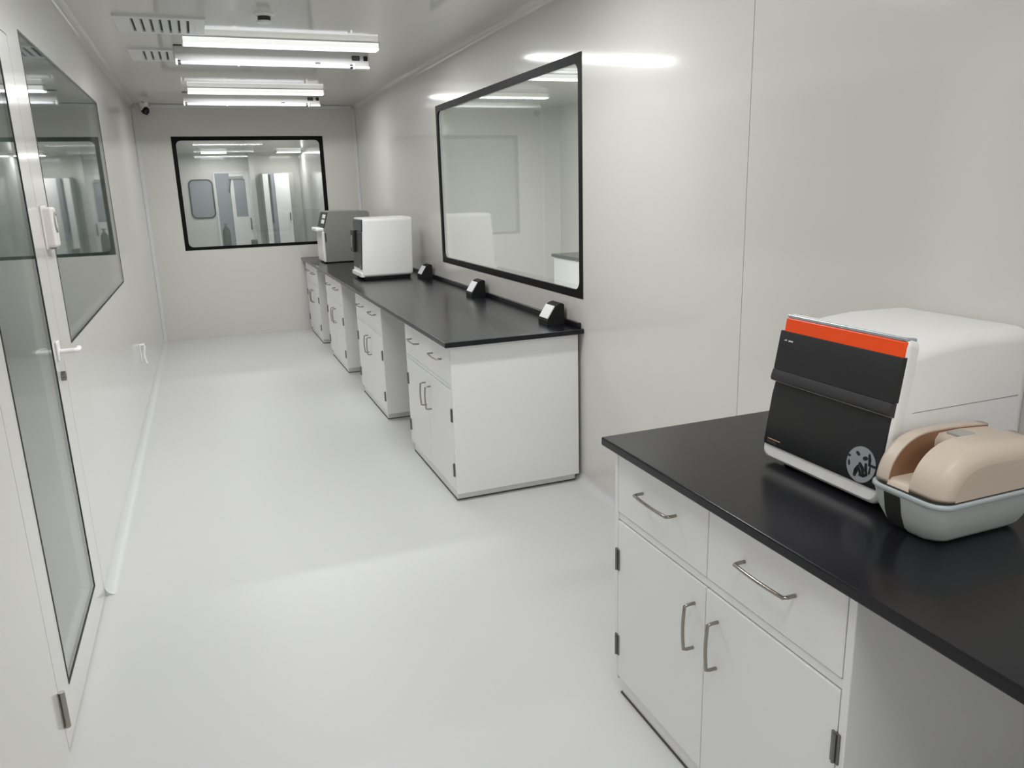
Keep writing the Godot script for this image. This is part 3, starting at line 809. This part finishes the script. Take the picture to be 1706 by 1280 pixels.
	var sd := thing("smoke_detector", "white round smoke detector on the ceiling", "smoke detector", Vector3(-1.33, CEIL, -4.68))
	part("base", MB.new().lathe([Vector2(0, 0), Vector2(0.052, 0), Vector2(0.052, -0.012), Vector2(0.046, -0.02), Vector2(0, -0.02)], Vector3.ZERO, 28), "white_plastic", sd)
	part("chamber", MB.new().lathe([Vector2(0.034, -0.02), Vector2(0.034, -0.036), Vector2(0.026, -0.042), Vector2(0, -0.042)], Vector3.ZERO, 24), "charcoal", sd, "dark sensing chamber")
	part("cap", MB.new().lathe([Vector2(0.040, -0.042), Vector2(0.038, -0.05), Vector2(0.0, -0.053)], Vector3.ZERO, 24), "white_plastic", sd)
	var cc := thing("security_camera", "small white turret camera with a black ball in the corner of the end wall", "camera", Vector3(-2.185, CEIL, -9.19))
	part("mount", MB.new().lathe([Vector2(0, 0), Vector2(0.05, 0), Vector2(0.05, -0.02), Vector2(0.042, -0.045), Vector2(0.03, -0.055), Vector2(0, -0.055)], Vector3.ZERO, 24), "white_plastic", cc)
	var ball := MB.new()
	var bp := []
	for i in 13: bp.append(Vector2(0.041 * sin(PI * i / 12), 0.041 * cos(PI * i / 12)))
	ball.lathe(bp, Vector3(0.012, -0.078, 0.02), 24)
	var bo := part("ball", ball, "dome_black", cc, "black ball")
	var sh := []
	for i in 7: sh.append(Vector2(0.044 * sin(PI * 0.55 * i / 6), 0.044 * cos(PI * 0.55 * i / 6)))
	part("shroud", MB.new().lathe(sh, Vector3(0.004, -0.072, 0.012), 24), "white_plastic", cc)
	part("lens", MB.new().lathe([Vector2(0, 0), Vector2(0.013, 0), Vector2(0.013, -0.004), Vector2(0, -0.004)], Vector3(0.02, -0.117, 0.03), 16), "charcoal", bo)
	part("cable", MB.new().tube([Vector3(0.0, -0.01, 0.04), Vector3(0.01, -0.012, 0.065), Vector3(0.005, -0.006, 0.09), Vector3(-0.005, -0.0, 0.1)], 0.004, 6), "mid_grey", cc)

	# --- side room seen through the window above the bench
	var sb := thing("side_room_bench", "black-topped white bench in the room behind the side window", "bench", Vector3(1.74, 0, -5.4))
	part("worktop", MB.new().rbox(Vector3(0, TOP - 0.03, -2.38), Vector3(0.828, TOP, 2.3), 0.004, 1), "worktop", sb, "black worktop")
	part("carcass", MB.new().box(Vector3(0.03, 0.0, -2.36), Vector3(0.828, TOP - 0.03, 2.28)), "cabinet_white", sb)
	for i in 5: part("door", MB.new().rbox(Vector3(0.012, 0.08, -2.34 + i * 0.92), Vector3(0.03, TOP - 0.04, -1.44 + i * 0.92), 0.002, 1), "cabinet_white", sb)

	# --- end room seen through the end window
	var rz := -20.0
	var ew := thing("window_4", "round-cornered grey window in the back wall of the end room", "window", Vector3.ZERO, "", "structure")
	part("frame", MB.new().ring(rr(-1.96, 1.045, -1.42, 1.94, 0.12, 5), rr(-1.93, 1.075, -1.45, 1.91, 0.10, 5), 2, rz, rz + 0.02), "black_border", ew)
	part("pane", MB.new().prism(rr(-1.935, 1.07, -1.445, 1.915, 0.10, 5), 2, rz + 0.001, rz + 0.008), "blue_grey", ew, "blue-grey pane")
	var ed := thing("door_2", "blue-grey double door with a narrow vision panel in the end room", "door", Vector3.ZERO, "", "structure")
	part("leaf", MB.new().rbox(Vector3(-1.36, 0.01, rz), Vector3(-1.05, 2.06, rz + 0.03), 0.004, 1), "blue_grey", ed)
	part("leaf", MB.new().rbox(Vector3(-1.045, 0.01, rz), Vector3(-0.62, 2.06, rz + 0.03), 0.004, 1), "white_plastic", ed)
	part("vision_panel", MB.new().rbox(Vector3(-0.96, 1.06, rz + 0.03), Vector3(-0.70, 1.92, rz + 0.036), 0.002, 1), "blue_grey", ed)
	part("door_closer", MB.new().rbox(Vector3(-1.06, 1.93, rz + 0.03), Vector3(-0.74, 1.99, rz + 0.08), 0.006, 1), "mid_grey", ed)
	part("closer_arm", MB.new().tube([Vector3(-1.02, 1.94, rz + 0.06), Vector3(-1.08, 1.62, rz + 0.06)], 0.014, 6), "charcoal", ed)
	part("handle", MB.new().tube([Vector3(-0.655, 0.75, rz + 0.05), Vector3(-0.655, 1.02, rz + 0.05)], 0.014, 6), "charcoal", ed)
	part("frame", MB.new().ring(PackedVector2Array([Vector2(-1.40, 0), Vector2(-0.58, 0), Vector2(-0.58, 2.10), Vector2(-1.40, 2.10)]), PackedVector2Array([Vector2(-1.36, 0.005), Vector2(-0.62, 0.005), Vector2(-0.62, 2.06), Vector2(-1.36, 2.06)]), 2, rz, rz + 0.04), "white_trim", ed)
	var col := thing("pillar", "white square pillar beside the blue-grey door in the end room", "pillar", Vector3(-0.545, 0, -19.9), "", "structure")
	part("shaft", MB.new().box(Vector3(-0.035, 0, -0.1), Vector3(0.075, CEIL, 0.1)), "wall_panel", col)
	var tc := thing("tall_cabinet", "tall pale cabinet with dark glass strips in the end room", "cabinet", Vector3(-0.14, 0, -19.7))
	part("body", MB.new().rbox(Vector3(-0.20, 0, -0.28), Vector3(0.50, 2.04, 0.25), 0.004, 1), "mid_grey", tc)
	part("door", MB.new().rbox(Vector3(-0.19, 0.02, 0.25), Vector3(-0.07, 2.02, 0.268), 0.003, 1), "white_plastic", tc)
	part("glass_strip", MB.new().rbox(Vector3(-0.062, 0.9, 0.25), Vector3(-0.02, 2.0, 0.262), 0.003, 1), "charcoal", tc)
	part("door", MB.new().rbox(Vector3(-0.012, 0.02, 0.25), Vector3(0.06, 2.02, 0.268), 0.003, 1), "blue_grey", tc)
	part("door", MB.new().rbox(Vector3(0.07, 0.02, 0.25), Vector3(0.40, 2.02, 0.268), 0.003, 1), "white_plastic", tc)
	part("edge_strip", MB.new().rbox(Vector3(-0.20, 0.02, 0.25), Vector3(-0.192, 2.02, 0.270), 0.002, 1), "charcoal", tc)
	part("handle", MB.new().tube([Vector3(0.36, 0.95, 0.285), Vector3(0.36, 1.12, 0.285)], 0.012, 6), "charcoal", tc)
	var gc := thing("gas_cylinder", "dark green-grey upright gas cylinder seen low in the end window", "cylinder", Vector3(-1.40, 0, -14.0))
	part("body", MB.new().lathe([Vector2(0, 0), Vector2(0.06, 0), Vector2(0.065, 0.02), Vector2(0.065, 0.92), Vector2(0.055, 1.0), Vector2(0.025, 1.05), Vector2(0, 1.05)], Vector3.ZERO, 20), "dark_strip", gc)
	part("valve", MB.new().lathe([Vector2(0, 1.05), Vector2(0.018, 1.05), Vector2(0.018, 1.09), Vector2(0.03, 1.095), Vector2(0.03, 1.11), Vector2(0, 1.11)], Vector3.ZERO, 12), "steel", gc)
	var bx := thing("equipment_box", "small dark grey box on a white stand seen low in the end window", "box", Vector3(-0.97, 0, -14.0))
	part("stand", MB.new().rbox(Vector3(-0.09, 0, -0.12), Vector3(0.09, 0.70, 0.12), 0.006, 1), "white_plastic", bx)
	part("box", MB.new().rbox(Vector3(-0.05, 0.70, -0.08), Vector3(0.05, 0.82, 0.08), 0.008, 2), "charcoal", bx)
